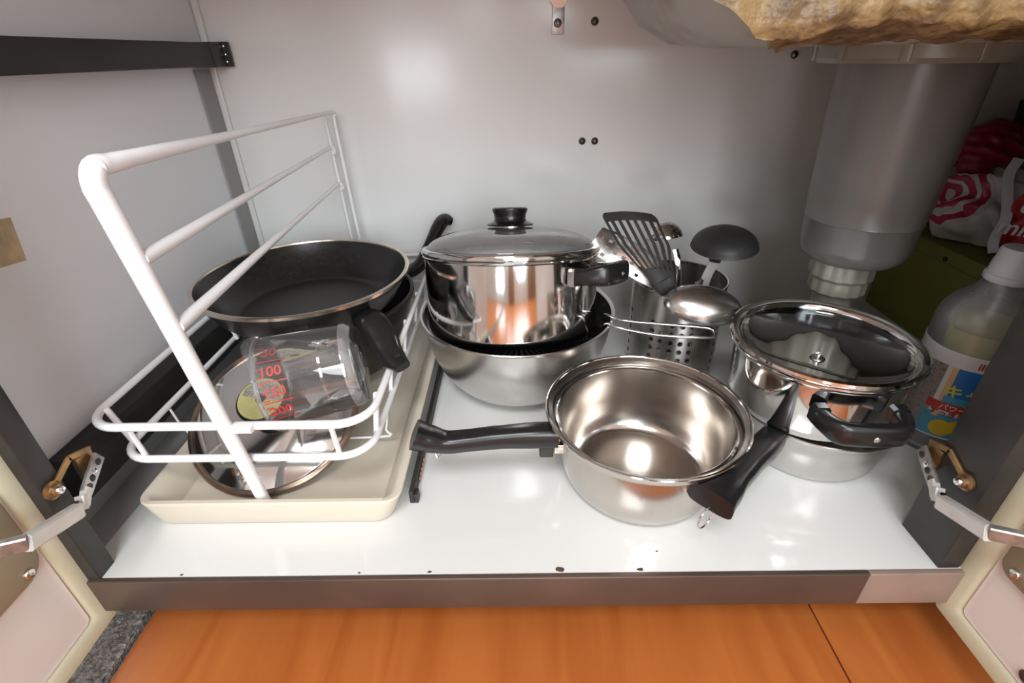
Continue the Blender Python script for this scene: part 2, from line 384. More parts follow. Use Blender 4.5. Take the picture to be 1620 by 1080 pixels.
# ---- the two open cabinet doors
def screw(bm, c, axis, r=0.0035, h=0.002):
    lathe(bm, [(0, h*0.75), (r*0.25, h*0.75), (r*0.3, h), (r*0.8, h*0.8), (r, h*0.15), (r, -0.0015)], c, axis, 18)
def cab_door(n, s):
    xi = s*0.391; t = 0.02
    xa, xb = sorted((xi, xi+s*t))
    d = obj('door_%d' % n, box(B(), xa, xb, -0.12, 0.288, -0.058, 0.50, 0.0025), 'door_cream', kind='structure')
    # raised cream border round the inset
    b = B(); xr0, xr1 = sorted((xi-s*0.004, xi+s*0.001))
    def ring(m_, r_, x_):
        return [Vector((x_, q.x, q.y)) for q in rrect(-0.12+m_, 0.286-m_, -0.058+m_, 0.5-m_, r_, 0)]
    loft(b, [ring(0.001, 0.003, xi), ring(0.003, 0.003, xi-s*0.004), ring(0.0165, 0.004, xi-s*0.0045), ring(0.021, 0.005, xi-s*0.0015), ring(0.022, 0.005, xi)], False, False)
    obj('border', b, 'door_cream', d)
    b = B(); loft(b, [ring(0.0205, 0.005, xi-s*0.0002), ring(0.0225, 0.006, xi-s*0.0024), ring(0.026, 0.006, xi-s*0.0012)])
    obj('inset_panel', b, 'door_inset', d)
    return d
dl = cab_door(1, -1); dr = cab_door(2, 1)
b = B(); loft(b, [[Vector((x_, q.x, q.y)) for q in rrect(0.150+e, 0.262-e, 0.045+e, 0.135-e, 0.02-e, 0)] for x_, e in ((-0.3902, 0), (-0.3865, 0.001), (-0.3855, 0.003))])
pl = obj('mounting_plate', b, 'plate', dl)
b = B(); screw(b, (-0.3855, 0.2465, 0.055), (1, 0, 0), 0.0045, 0.003); obj('screw', b, 'chrome', pl)
b = B(); screw(b, (-0.3855, 0.250, 0.122), (1, 0, 0), 0.0045, 0.003); obj('screw', b, 'chrome', pl)
b = B(); loft(b, [[Vector((x_, q.x, q.y)) for q in rrect(0.150+e, 0.262-e, 0.03+e, 0.118-e, 0.012-e, 0)] for x_, e in ((0.3902, 0), (0.387, 0.001), (0.3862, 0.003))])
pl = obj('mounting_plate', b, 'plate', dr)
b = B(); screw(b, (0.3862, 0.2475, 0.040), (-1, 0, 0), 0.0045, 0.003); obj('screw', b, 'chrome', pl)
b = B(); lathe(b, [(0, .0008), (.004, .0008), (.0055, 0), (.0055, -.001)], (0.3885, 0.205, -0.026), (-1, 0, 0), 16); obj('rust_spot', b, 'chip', dr)
b = B(); lathe(b, [(0, .0008), (.0015, .0008), (.002, 0), (.002, -.001)], (0.3885, 0.199, -0.035), (-1, 0, 0), 10); obj('rust_spot', b, 'chip', dr)
def hinge(d, s, zc, y0):
    xf = s*0.376 if s < 0 else s*0.3665          # face of the post
    O = lambda k, y, z: Vector((xf - s*k, y0+y, zc+z))
    h = obj('hinge', bar(B(), O(.0012, .046, .002), O(.0012, .030, .002), .020, .002, (1, 0, 0)), 'gold', d, label='brass-coloured base plate')
    b = B(); bar(b, O(.0015, .046, .011), O(.0015, .026, .018), .005, .0022, (1, 0, 0)); bar(b, O(.0015, .027, .018), O(.0015, .002, .006), .0055, .0022, (1, 0, 0))
    obj('bracket', b, 'gold', h)
    b = B(); lathe(b, [(0, .0065), (.003, .0062), (.0052, .0045), (.0055, .002), (.0078, .001), (.0078, -.001)], O(.0015, .003, .006), (-s, 0, 0), 28)
    sc = obj('boss', b, 'gold', h)
    b = B(); screw(b, O(.0078, .003, .006), (-s, 0, 0), .0036, .0018); obj('screw', b, 'chrome', h)
    p0, p1 = O(.006, .046, .003), O(.011, .016, -.011)
    obj('arm', bar(B(), p0, p1, .0125, .0028, (1, 0, 0)), 'hinge_steel', h)
    for k, m_ in ((.18, 'black_paint'), (.45, 'chrome'), (.62, 'black_paint'), (.85, 'chip')):
        c = p0.lerp(p1, k) - Vector((s*.0014, 0, 0))
        b = B(); lathe(b, [(0, .0009), (.0022, .0009), (.0032, .0002), (.0032, -.001)], c, (-s, 0, 0), 16); obj('hole', b, m_, h)
    b = B(); bar(b, O(.010, .019, -.009), O(.0145, .006, -.016), .008, .006, (1, 0, 0)); bar(b, O(.012, .010, -.008), O(.0145, .004, -.018), .005, .008, (1, 0, 0))
    obj('knuckle', b, 'hinge_pale', h)
    b = B(); bar(b, O(.012, .008, -.014), O(.017, -.003, -.015), .007, .005, (1, 0, 0)); lathe(b, [(0, .007), (.0028, .007), (.0028, -.007), (0, -.007)], O(.015, .001, -.014), (0, 0, 1), 14)
    obj('link', b, 'steel_dark', h)
    b = B(); bar(b, O(.016, 0, -.014), O(.020, -.045, .003), .0135, .008, (1, 0, 0)); obj('door_arm', b, 'hinge_pale', h)
    b = B(); bar(b, O(.020, -.044, .003), O(-.008, -.062, .010), .0135, .006, (0, 1, 0)); obj('door_arm', b, 'hinge_steel', h)
hinge(dl, -1, 0.098, 0.2835); hinge(dr, 1, 0.083, 0.2945)

# upper rail on the left wall, with its end bracket
t = thing('wall_rail', (-0.42, 0.55, 0.39), 'black horizontal rail fixed high on the left cabinet wall', 'rail')
obj('rail_bar', box(B(), -0.436, -0.405, 0.305, 0.775, 0.392, 0.420, 0.002), 'black_paint', t)
br = obj('end_bracket', box(B(), -0.436, -0.404, 0.776, 0.8045, 0.391, 0.421, 0.001), 'dark_post', t)
obj('end_bracket', box(B(), -0.434, -0.397, 0.805, 0.8125, 0.391, 0.4215, 0.001), 'black_paint', t)
for k, z in enumerate((0.397, 0.406, 0.416)):
    b = B(); screw(b, (-0.4025, 0.805, z), (0, -1, 0), 0.0024, 0.002); obj('screw', b, 'chrome', t)
b = B(); box(b, -0.4372, -0.4366, 0.385, 0.424, 0.251, 0.288, 0)
remap(b, lambda c: Vector((c.x, c.y+(c.z-0.27)*0.15, c.z-(c.y-0.4)*0.1)))
o = obj('tape_patch', b, 'tape', smooth=False, loc=(-0.437, 0.40, 0.25), label='yellowed tape patch stuck on the left cabinet wall', cat='tape')
# screws on the back wall
for x, z, lab in ((0.1042, 0.2805, 'small screw head on the back wall, left of the close pair in the middle'),
                  (0.1235, 0.2802, 'small screw head on the back wall, right of the close pair in the middle'),
                  (0.1139, 0.4357, 'small screw head on the back wall just right of the little bracket'),
                  (0.4002, 0.3902, 'small screw head on the back wall beside the drain trap flange')):
    b = B(); lathe(b, [(0, .0035), (.001, .0035), (.0014, .0045), (.003, .004), (.005, .002), (.0055, 0)], (x, WY, z), (0, -1, 0), 24)
    obj('screw', b, 'screw', loc=(x, WY, z), label=lab, cat='screw')
t = thing('hanging_bracket', (0.0625, WY, 0.43), 'small grey metal bracket screwed to the back wall beneath the sink edge', 'bracket')
b = B(); box(b, 0.0545, 0.0715, WY-0.0025, WY-0.0002, 0.421, 0.455, 0.0006); obj('plate', b, 'hinge_steel', t)
b = B(); loft(b, [[Vector((0.063+x, WY-0.003-0.006*k-abs(x)*0.2, 0.452+0.03*k)) for x in (-.006-.022*k, .006+.022*k)] + [Vector((0.063+x, WY-0.001-0.006*k, 0.452+0.03*k)) for x in (.006+.022*k, -.006-.022*k)] for k in (0, 1, 2)])
obj('strap', b, 'steel_brushed', t)
b = B(); screw(b, (0.0625, WY-.0025, .4345), (0, -1, 0), .0055, .004); obj('screw', b, 'screw', t)

# ================================================================== SINK AND DRAIN
t = thing('sink', (0.45, 0.55, 0.40), 'underside of the kitchen sink, stained grey with ragged brown insulation', 'sink')
b = B()
loft(b, [rrect(0.10, 0.90, 0.31, 0.79, .05, .515), rrect(0.125, 0.88, 0.335, 0.77, .06, .46), rrect(0.145, 0.86, 0.355, 0.755, .08, .425), rrect(0.175, 0.83, 0.385, 0.73, .09, .405), rrect(0.22, 0.79, 0.42, 0.70, .09, .400)], True, True)
obj('basin', b, 'sink', t)
b = B(); nx, ny = 150, 50
prof_f = [(.338, .455), (.336, .430), (.335, .412), (.338, .404), (.350, .3995), (.375, .3975), (.405, .3965), (.435, .3965)]
def foam(i, j, th_):
    u, v = i/nx, j/ny
    k = v*(len(prof_f)-1); a = min(int(k), len(prof_f)-2); f_ = k-a
    y = prof_f[a][0]*(1-f_)+prof_f[a+1][0]*f_; z = prof_f[a][1]*(1-f_)+prof_f[a+1][1]*f_
    xl = .150 - 1.9*max(0, z-.404) + .75*max(0, y-.342) + .0015*math.sin(v*30); x = xl+(.70-xl)*u
    z += .0065*min(1, max(0, (x-.165)/.03)) - .001 + .0016*math.sin(x*70+y*60)*math.sin(y*110-x*31) + .0014*math.sin(x*190+y*40)*math.sin(y*230+2)+random.uniform(-.0005, .0005)
    y += .002*math.sin(x*95)+.0015*math.sin(x*230+1)
    return Vector((x, y+th_*.6, z+th_))
g1 = [[b.verts.new(foam(i, j, 0)) for i in range(nx+1)] for j in range(ny+1)]
g2 = [[b.verts.new(v.co+Vector((0, .004, .004))) for v in row] for row in g1]
for j in range(ny):
    for i in range(nx):
        b.faces.new((g1[j][i], g1[j][i+1], g1[j+1][i+1], g1[j+1][i])); b.faces.new((g2[j][i], g2[j+1][i], g2[j+1][i+1], g2[j][i+1]))
for i in range(nx):
    b.faces.new((g1[0][i], g2[0][i], g2[0][i+1], g1[0][i+1])); b.faces.new((g1[ny][i], g1[ny][i+1], g2[ny][i+1], g2[ny][i]))
for j in range(ny):
    b.faces.new((g1[j][0], g1[j+1][0], g2[j+1][0], g2[j][0])); b.faces.new((g1[j][nx], g2[j][nx], g2[j+1][nx], g1[j+1][nx]))
obj('insulation', b, 'foam', t, label='ragged brown insulation layer')
tx, ty = 0.392, 0.56
t = trap_root = thing('drain_trap', (tx, ty, 0.4), 'large grey plastic drain trap hanging under the sink', 'drain trap')
lathe(bb := B(), [(0, .4085), (.084, .4085), (.085, .4065), (.085, .402), (.083, .400), (.083, .390), (.079, .386), (0, .386)], (tx, ty, 0)); obj('flange', bb, 'trap_pale', t)
lathe(bb := B(), [(0.0, .3858), (.0605, .3858), (.0598, .34), (.0562, .265), (.0545, .243), (.0553, .2415), (.0542, .240), (.0528, .213), (.0495, .203), (.042, .197), (0, .1965)], (tx, ty, 0)); trap = obj('trap_body', bb, 'trap', t)
for k in range(10):
    a = 2*math.pi*k/10+.25
    bb = B(); sweep(bb, [(tx+.083*math.cos(a), ty+.083*math.sin(a), .400), (tx+.083*math.cos(a), ty+.083*math.sin(a), .388)], (.0035, .002), (math.cos(a), math.sin(a), 0), power=6)
    obj('lug', bb, 'trap_pale', t)
def ribbed(z0, z1, r, n=14):
    b = B(); prof = []
    loops = []
    for z, k in ((z0, .93), (z0+.002, 1), (z1-.002, 1), (z1, .93)):
        loops.append([Vector((tx-.004+r*k*(1+.05*(j % 4 in (0, 1)))*math.cos(2*math.pi*j/(n*4)), ty+r*k*(1+.05*(j % 4 in (0, 1)))*math.sin(2*math.pi*j/(n*4)), z)) for j in range(n*4)])
    return loft(b, loops)
obj('nut', ribbed(.176, .1963, .031), 'trap_pale', t)
obj('nut', ribbed(.158, .1755, .028), 'trap_pale', t)
lathe(bb := B(), [(0, .1578), (.021, .1578), (.021, .0260), (.030, .0250), (.030, .0242), (0, .0242)], (tx-.004, ty+.0, 0)); obj('tail_pipe', bb, 'trap_pale', t)
trap_root.scale = (1.0626, 1.0626, 1.0626)

# ================================================================== TRAY, SLIDE AND WIRE RACK
t = thing('slide_tray', (-0.24, 0.56, 0.0), 'shallow beige plastic tray under the white wire rack', 'tray')
b = B()
X0, X1, Y0, Y1 = -0.373, -0.116, 0.336, 0.80
loft(b, [rrect(X0+.012, X1-.014, Y0+.004, Y1-.008, .014, .0005), rrect(X0+.009, X1-.011, Y0+.002, Y1-.006, .016, .003), rrect(X0+.001, X1-.001, Y0, Y1, .016, .028), rrect(X0, X1, Y0, Y1, .016, .030), rrect(X0+.001, X1-.001, Y0+.001, Y1-.001, .015, .0315),
        rrect(X0+.005, X1-.006, Y0+.005, Y1-.005, .012, .0315), rrect(X0+.008, X1-.010, Y0+.007, Y1-.007, .012, .029), rrect(X0+.024, X1-.024, Y0+.014, Y1-.02, .012, .007), rrect(X0+.03, X1-.028, Y0+.018, Y1-.024, .012, .006)])
obj('tray_body', b, 'tray', t)
t = thing('slide_runner', (-0.108, 0.6, 0.0), 'dark slide runner lying along the right side of the beige tray', 'runner')
obj('runner_bar', box(B(), -0.1135, -0.1085, 0.362, 0.79, 0.0005, 0.016, .001), 'black_paint', t)
obj('runner_stop', box(B(), -0.1085, -0.1045, 0.362, 0.372, 0.0005, 0.012, .001), 'dark_post', t)
b = B()
for k in range(5): box(b, -0.1084, -0.107, 0.388+.007*k, 0.392+.007*k, .004, .0095, .0005)
obj('runner_clip', b, 'gold', t)

rk = thing('wire_rack', (-0.26, 0.57, 0.03), 'white coated wire rack with basket and tall rail on the beige tray', 'rack')
def L2(a, b_, k): return tuple(x*(1-k)+y*k for x, y in zip(a, b_))
# tall loop: near post, top rail, far post
PB, PT = (-0.2535, 0.351, 0.0095), (-0.2905, 0.351, 0.3375)
QT, QB = (-0.2605, 0.785, 0.3315), (-0.2495, 0.785, 0.033)
pts = [PB, L2(PB, PT, .5), L2(PB, PT, .9), L2(PB, PT, .965), (PT[0]+.004, .354, PT[2]+.0005), (PT[0]+.006, .366, PT[2]+.001), (PT[0]+.008, .39, PT[2]+.001)]
b = B(); sweep(b, smooth_path(pts, 5), interp([(.0058, .0058), (.0072, .0072), (.0082, .0082), (.0082, .0082), (.0078, .0078), (.0068, .0068), (.006, .006)], 5), (0, 1, 0.3), n=14)
obj('near_post', b, 'wire', rk)
T0 = (PT[0]+.008, .39, PT[2]+.001)
b = B(); sweep(b, smooth_path([L2(T0, QT, -.01), L2(T0, QT, .5), L2(T0, QT, .95), (QT[0]+.002, .7849, QT[2]-.004), L2(QT, QB, .1), QB], 6), interp([(.0060, .0060), (.0037, .0035), (.0028, .0028), (.0025, .0025), (.0025, .0025), (.0025, .0025)], 6), (0.2, 0, 1), n=12)
obj('top_rail', b, 'wire', rk)
qi0, qi1 = (-0.2725, 0.783, 0.331), (-0.262, 0.783, 0.033)
b = B(); sweep(b, [qi0, qi1], .0021, n=10); obj('far_post', b, 'wire', rk)
for ka, kb in ((.200, .155), (.375, .33)):
    a = L2(PT, PB, ka); c = L2(qi0, qi1, kb)
    b = B(); sweep(b, [(a[0]+.003, a[1]+.002, a[2]), L2(a, c, .5), (c[0], c[1]-.003, c[2])], [(.0056, .0056), (.0037, .0037), (.0024, .0024)], (0, 0, 1), n=12)
    obj('rail', b, 'wire', rk)
    b = B(); sweep(b, smooth_path([(c[0], c[1]-.004, c[2]), (c[0]+.004, c[1]-.004, c[2]-.001), (c[0]+.005, c[1]-.003, c[2]-.007), (c[0], c[1]-.003, c[2]-.010)], 4), .0018, (0, 1, 0), n=8)
    obj('hook', b, 'wire', rk)
# basket
UZ, LZ = 0.1095, 0.066
def rim(x0, x1, y0, y1, r, z): return [tuple(q) for q in rrect(x0, x1, y0, y1, r, z, 8)]
def rimsizes(pts, a, c):
    out = []
    for q in pts:
        k = min(1, max(0, (q[1]-.35)/.15)); out.append((a*(1-k)+c*k,)*2)
    return out
u_ = rim(-0.4035, -0.1375, 0.357, 0.80, .032, UZ)
l_ = rim(-0.392, -0.1445, 0.362, 0.79, .032, LZ)
b = B(); sweep(b, u_, rimsizes(u_, .0042, .0027), (0, 0, 1), n=12, closed=True); obj('upper_rim', b, 'wire', rk)
b = B(); sweep(b, l_, rimsizes(l_, .0040, .0027), (0, 0, 1), n=12, closed=True); obj('lower_rim', b, 'wire', rk)
def upright(p0, p1, r=.0022, hook=True):
    b = B(); sweep(b, [p0, p1], r, (0, 1, 0), n=8)
    obj('upright', b, 'wire', rk)
for y in (.385, .50, .60, .70): upright((-0.3995, y, UZ+.001), (-0.3875, y, LZ-.001), .0030 if y < .4 else .0024)
for y in (.40, .47, .555, .64, .73): upright((-0.1405, y, UZ+.003), (-0.1475, y, LZ-.002), .0030 if y < .45 else .0024)
for x in (-.365, -.175): upright((x, .3615, UZ-.001), (x, .3665, LZ), .0026)
for x in (-.37, -.30, -.22, -.16): upright((x, .7955, UZ-.001), (x, .7855, LZ), .0022)
b = B(); bar(b, (-0.262, .351, UZ+.002), (-0.240, .351, UZ+.002), .010, .006); obj('weld_plate', b, 'wire', rk)
for y in (.445, .74):
    b = B(); sweep(b, smooth_path([(-0.390, y, LZ-.003), (-0.381, y, .030), (-0.355, y, .0185), (-0.165, y, .0185), (-0.1525, y, .030), (-0.1465, y, LZ-.003)], 4), .0013, (0, 1, 0), n=8)
    obj('base_wire', b, 'wire', rk)

# ================================================================== PANS IN THE RACK
def pan(name, c, zb, zt, rb, rtop, label, cat, m_in, m_rim, th=.002):
    t = thing(name, (c[0], c[1], zb), label, cat)
    h = zt-zb
    out = [(0, zb), (rb*.9, zb), (rb, zb+.003), (rb+(rtop-rb)*.45, zb+h*.35), (rtop-.004, zb+h*.8), (rtop, zt-.001)]
    inn = [(rtop-th, zt-.001), (rtop-.004-th, zb+h*.8), (rb+(rtop-rb)*.45-th, zb+h*.38), (rb-th, zb+.007), (rb*.88, zb+.004), (0, zb+.004)]
    b = B(); lathe(b, out+inn, (c[0], c[1], 0), segs=96); obj('body', b, m_in, t)
    b = B(); ring = [(rtop-.0030, zt-.0005), (rtop-.0024, zt+.0013), (rtop, zt+.0019), (rtop+.0022, zt+.0010), (rtop+.0022, zt-.0022), (rtop-.0002, zt-.003)]
    lathe(b, ring, (c[0], c[1], 0), segs=96, closed=True); obj('rim', b, m_rim, t)
    return t
wk = pan('deep_frying_pan', (-0.262, 0.622), 0.0205, 0.1205, .082, .118, 'deep black pan underneath the wide frying pan, in the wire rack', 'pan', 'nonstick', 'black_paint')
b = B(); sweep(b, smooth_path([(-0.182, .7045, .108), (-0.160, .725, .112), (-.146, .737, .122), (-.133, .757, .146), (-.121, .776, .166), (-.113, .786, .172), (-.102, .789, .168)], 5), interp([(.008, .006), (.011, .008), (.0105, .008), (.0095, .0075), (.011, .0085), (.011, .0085), (.006, .005)], 5), (-.3, -.6, 1), n=16, power=2.6)
obj('handle', b, 'bakelite', wk)
fp = pan('frying_pan', (-0.261, 0.575), 0.1225, 0.1705, .094, .1245, 'wide black nonstick frying pan with bare metal rim, on top in the wire rack', 'pan', 'nonstick', 'rimgold')
b = B(); sweep(b, smooth_path([(-0.182, .506, .140), (-0.172, .500, .146), (-.160, .487, .146), (-.146, .470, .134), (-.134, .452, .1235), (-.120, .437, .119)], 6), interp([(.010, .007), (.013, .009), (.0165, .0105), (.0165, .010), (.0135, .008), (.009, .005)], 6), (.2, -.3, 1), n=18, power=2.6)
h = obj('handle', b, 'bakelite', fp)
b = B(); sweep(b, [(-.1275, .4455, .1285), (-.1245, .4425, .1280)], (.003, .0012), (0, 0, 1), n=12); obj('hanging_hole', b, 'black_paint', h)

# leaning lid, knob up
th = R(28); lr = .094; lc = Vector((-.2745, .360+.094*math.cos(th)+.004, .0095+.094*math.sin(th))); ln = Vector((0, -math.sin(th), math.cos(th)))
t = thing('pan_cover', (lc.x, lc.y-.09, .007), 'shiny steel lid leaning in the tray with black knob and gold sticker', 'lid')
b = B(); lathe(b, [(0, .0155), (.02, .015), (.05, .012), (.075, .0065), (.086, .002), (.0875, .0015), (.0875, .0005), (.075, .0052), (.05, .0107), (0, .014)], lc, ln, 96); obj('lid_plate', b, 'steel', t)
b = B(); lathe(b, [(.0865, .001), (.088, .003), (.0915, .003), (.094, .001), (.094, -.002), (.0905, -.0035), (.0865, -.0015)], lc, ln, 96, closed=True); obj('lid_rim', b, 'copper_rim', t)
b = B(); lathe(b, [(0, .0158), (.0115, .0158), (.0105, .022), (.012, .028), (.0245, .0305), (.0268, .033), (.0268, .0355), (.025, .0375), (0, .0375)], lc, ln, 48); kn = obj('knob', b, 'bakelite', t)
q = Vector((0, 0, 1)).rotation_difference(ln)
def disc_patch(r0, r1, a0, a1, h, n=28):
    b = B()
    grid_surface(b, lambda u, v: (lc + q @ Vector(((r0+(r1-r0)*v)*math.cos(a0+(a1-a0)*u), (r0+(r1-r0)*v)*math.sin(a0+(a1-a0)*u), h)), ln), n, 2, .0004)
    return b
obj('sticker', disc_patch(.0055, .0240, R(170), R(350), .0378), 'sticker', kn, label='gold half of the round sticker')
obj('sticker', disc_patch(.0055, .0240, R(-10), R(170), .0378), 'sticker_grey', kn, label='silver half of the round sticker')
obj('sticker', disc_patch(.0215, .0240, R(0), R(170), .0382), 'sticker', kn, label='gold edge of the round sticker')

# measuring jug lying on the lid
A = Vector((-.2490, .4165, .116)); E = Vector((-.162, .436, .1265)); ax = (E-A).normalized(); ln_ = (E-A).length
t = thing('measuring_jug', (-.21, .426, .08), 'clear plastic measuring jug with red markings lying on its side in the rack', 'jug')
rA, rE = .0475, .0425
b = B(); lathe(b, [(rA+.0015, -.0005), (rA+.0018, .001), (rA, .003), (rE+.0008, ln_-.010), (rE-.002, ln_-.003), (rE-.006, ln_), (0, ln_), (0, ln_-.003), (rE-.008, ln_-.003), (rE-.0045, ln_-.006), (rE-.0018, ln_-.012), (rA-.002, .002), (rA-.0005, 0)], A, ax, 72)
jq = Vector((0, 0, 1)).rotation_difference(ax)
for v in b.verts:                                    # pouring lip pulled out at the mouth, upper left
    d = v.co-A; k = d.dot(ax)
    if k < .012:
        rad = d-ax*k; u3 = Vector((0, -.25, 1)).normalized()
        wgt = max(0, rad.normalized().dot(u3))**14 * (1-k/.012)
        v.co += rad.normalized()*.006*wgt - ax*.006*wgt
jb = obj('jug_body', b, 'jug', t)
b = B(); lathe(b, [(rE-.0060, ln_-.0020), (rE-.0030, ln_-.0008), (rE+.0008, ln_-.0060), (rE+.0014, ln_-.0110), (rE+.0006, ln_-.0110), (rE-.0005, ln_-.0065), (rE-.0040, ln_-.0030)], A, ax, 64, closed=True); obj('base_ring', b, 'jug_edge', t)
b = B(); lathe(b, [(rA+.0020, -.0010), (rA+.0026, .0010), (rA+.0008, .0030), (rA-.0022, .0005), (rA-.0010, -.0010)], A, ax, 72, closed=True); obj('mouth_rim', b, 'jug_edge', t)
b = B()
sd = Vector((0, 1, .25)).normalized()
sweep(b, smooth_path([A+ax*.012+sd*.046+Vector((0, 0, .004)), A+ax*.014+sd*.060, A+ax*.035+sd*.066, A+ax*.062+sd*.062, A+ax*.075+sd*.045], 5), (.006, .0022), sd, n=10, power=4)
# the handle would sit against the pan behind, so it is kept short
bm_h = b; bm_h.free()
perp = Vector((0, -1, .45)); perp = (perp-ax*perp.dot(ax)).normalized(); perp2 = ax.cross(perp).normalized()
def jugmap(a_off):
    def f(c):        # c.x along the jug from mouth, c.y around, c.z out
        rr = rA+(rE-rA)*c.x/ln_ + .0005 + c.z; a = a_off - c.y/rA
        return A + ax*c.x + (perp*math.cos(a)+perp2*math.sin(a))*rr
    return f
for k, s in enumerate(('200', '150', '100', '50')):
    bt = text_bm(s, .0135, .0002); ang = 0.55-.42*k
    # read around the jug: rotate the text so it runs along the jug's axis
    remap(bt, lambda c, a=ang: jugmap(a)(Vector((.016+c.x, c.y, c.z))))
    obj('marking', bt, 'red', jb, smooth=False, label='red printed volume number')
    bt = flat_patch(.004, .030, -.0005, .0005); remap(bt, lambda c, a=ang+.2: jugmap(a)(c)); obj('marking', bt, 'red', jb, smooth=False, label='red graduation line')
for k in range(12):
    bt = flat_patch(.004, .010, -.0004, .0004, 3); remap(bt, lambda c, a=-1.0+.16*k: jugmap(a)(c)); obj('marking', bt, 'red', jb, smooth=False)
bt = flat_patch(.058, .0605, -.05, .035, 2, 20); remap(bt, jugmap(0)); obj('rib', bt, 'jug', jb)

# ================================================================== BOWL, STRAINER, POT WITH LID
bc = (0.0, 0.59)
t = thing('mixing_bowl', (bc[0], bc[1], 0), 'round stainless mixing bowl on the floor beneath the lidded pot', 'bowl')
prof = [(0, .0006), (.050, .0006)]
for k in range(1, 13):
    a = k/12*math.pi/2*.93
    prof.append((.050+.0735*math.sin(a)**.9, .0006+.109*(1-math.cos(a))/(1-math.cos(math.pi/2*.93))))
prof += [(.1262, .1105), (.1262, .112), (.1235, .112)]
prof += [(r-.0014, z+.0008) for r, z in reversed(prof[2:-3])] + [(0, .0020)]
b = B(); lathe(b, prof, (bc[0], bc[1], 0), segs=96); obj('bowl_body', b, 'steel_brushed', t)
t = thing('wire_strainer', (bc[0], bc[1], .07), 'shallow strainer with long wire handle, wedged between pot and mixing bowl', 'strainer')
b = B(); lathe(b, [(.0935, .0), (.0955, .0), (.0955, .002), (.0935, .002)], (bc[0], bc[1], .0655), (0, math.sin(R(14)), math.cos(R(14))), segs=72, closed=True); obj('rim', b, 'steel', t)
b = B()
def sm(u, v):
    a = 2*math.pi*u; r = .0005+.0935*v
    return Vector((bc[0]+r*math.cos(a), bc[1]+r*math.sin(a)*math.cos(R(14)), .0665-r*math.sin(a)*math.sin(R(14)))), Vector((0, math.sin(R(14)), math.cos(R(14))))
grid_surface(b, sm, 144, 44, .0012, lambda u, v: v < .2 or not ((int(v*44) % 2) and (int(u*144) % 2)))
ms = obj('mesh', b, 'steel_mesh', t)
hp = [(.092, .575, .0705), (.114, .566, .1000), (.110, .560, .1135), (.128, .543, .1140), (.17, .535, .1125), (.215, .530, .1105), (.2300, .527, .1095), (.2355, .522, .1065), (.2325, .516, .1035), (.217, .516, .1035), (.17, .519, .1055), (.125, .525, .1120), (.108, .5365, .1130), (.1030, .5405, .1000), (.086, .555, .0745)]
b = B(); sweep(b, smooth_path(hp, 6), .0017, n=10); obj('wire_handle', b, 'chrome', t)

pc = (-.007, .586)
pot_root = t = thing('lidded_pot', (pc[0], pc[1], .0945), 'large polished steel pot standing in the mixing bowl, under the domed glass lid', 'pot')
out = [(0, .0930), (.098, .0930), (.1035, .0945), (.1075, .0985), (.1088, .104), (.1095, .1900), (.1110, .1915), (.1118, .1930), (.1110, .1942), (.109, .1935)]
inn = [(.1075, .190), (.1068, .105), (.105, .0995), (.102, .0965), (.097, .0950), (0, .0950)]
b = B(); lathe(b, out+inn, (pc[0], pc[1], 0), segs=96); obj('body', b, 'steel', t)
def loop_handle(t, c, ang, r0, z, wid, out_, drop=0.0, hh=.009, post='chrome'):
    a = R(ang); rd = Vector((math.cos(a), math.sin(a), 0)); tg = Vector((-math.sin(a), math.cos(a), 0)); C0 = Vector((c[0], c[1], z))
    b = B()
    P = []
    S = []
    for k in (-1, -.98, -.8, -.45, 0, .45, .8, .98, 1):
        o_ = out_*(1-.25*abs(k)**3) if abs(k) < .97 else (out_*.40 if abs(k) < .99 else 0.004)
        P.append(C0 + rd*(r0+o_) + tg*wid*k*.5*(1.0 if abs(k) < .97 else 1.02) + Vector((0, 0, -drop*(o_/out_))))
        S.append((.0062 if abs(k) < .9 else .0075, hh*(1.15 if abs(k) < .9 else .9)))
    # points order: root, corner, sweep, corner, root
    sweep(b, smooth_path(P, 5), interp(S, 5), (0, 0, 1), n=16, power=3)
    h = obj('handle', b, 'bakelite', t)
    for k in (-1, 1):
        b = B(); bar(b, C0+rd*(r0-.002)+tg*wid*.51*k, C0+rd*(r0+.006)+tg*wid*.51*k, .015, hh*1.9, (0, 0, 1)); obj('handle_bracket', b, post, h)
    b = B(); screw(b, C0+rd*(r0+out_+.0062)+Vector((0, 0, -drop)), rd, .0028, .001); obj('screw', b, 'chrome', h)
    return h
loop_handle(t, pc, -36, .1085, .174, .062, .040, -.004, .0105)
loop_handle(t, pc, 138, .1085, .174, .062, .034, -.004, .0105)
LZ_ = .003
t = thing('glass_lid', (pc[0], pc[1], .193), 'domed glass lid with steel band and black knob, covering the large pot', 'lid')
dome = [(.1060, .1965)] + [(.1060*math.cos(k/10*math.pi/2*.9), .1965+.0262*math.sin(k/10*math.pi/2)) for k in range(1, 11)]
dome_in = [(max(r-.001, 0), z-.003) for r, z in reversed(dome)]
sh_ = lambda L_: [(r, z+LZ_) for r, z in L_]
b = B(); lathe(b, sh_(dome+dome_in), (pc[0], pc[1], 0), segs=96, closed=True); obj('dome', b, 'glass', t)
b = B(); lathe(b, sh_([(.1045, .1925), (.1115, .1922), (.1130, .1935), (.1130, .1960), (.1112, .1990), (.1070, .2000), (.1050, .1990), (.1058, .1965)]), (pc[0], pc[1], 0), segs=96, closed=True); obj('band', b, 'steel', t)
zk = .2225
b = B(); lathe(b, sh_([(0, zk-.004), (.020, zk-.003), (.020, zk+.0015), (0, zk+.002)]), (pc[0], pc[1], 0), segs=40); obj('washer', b, 'steel_brushed', t)
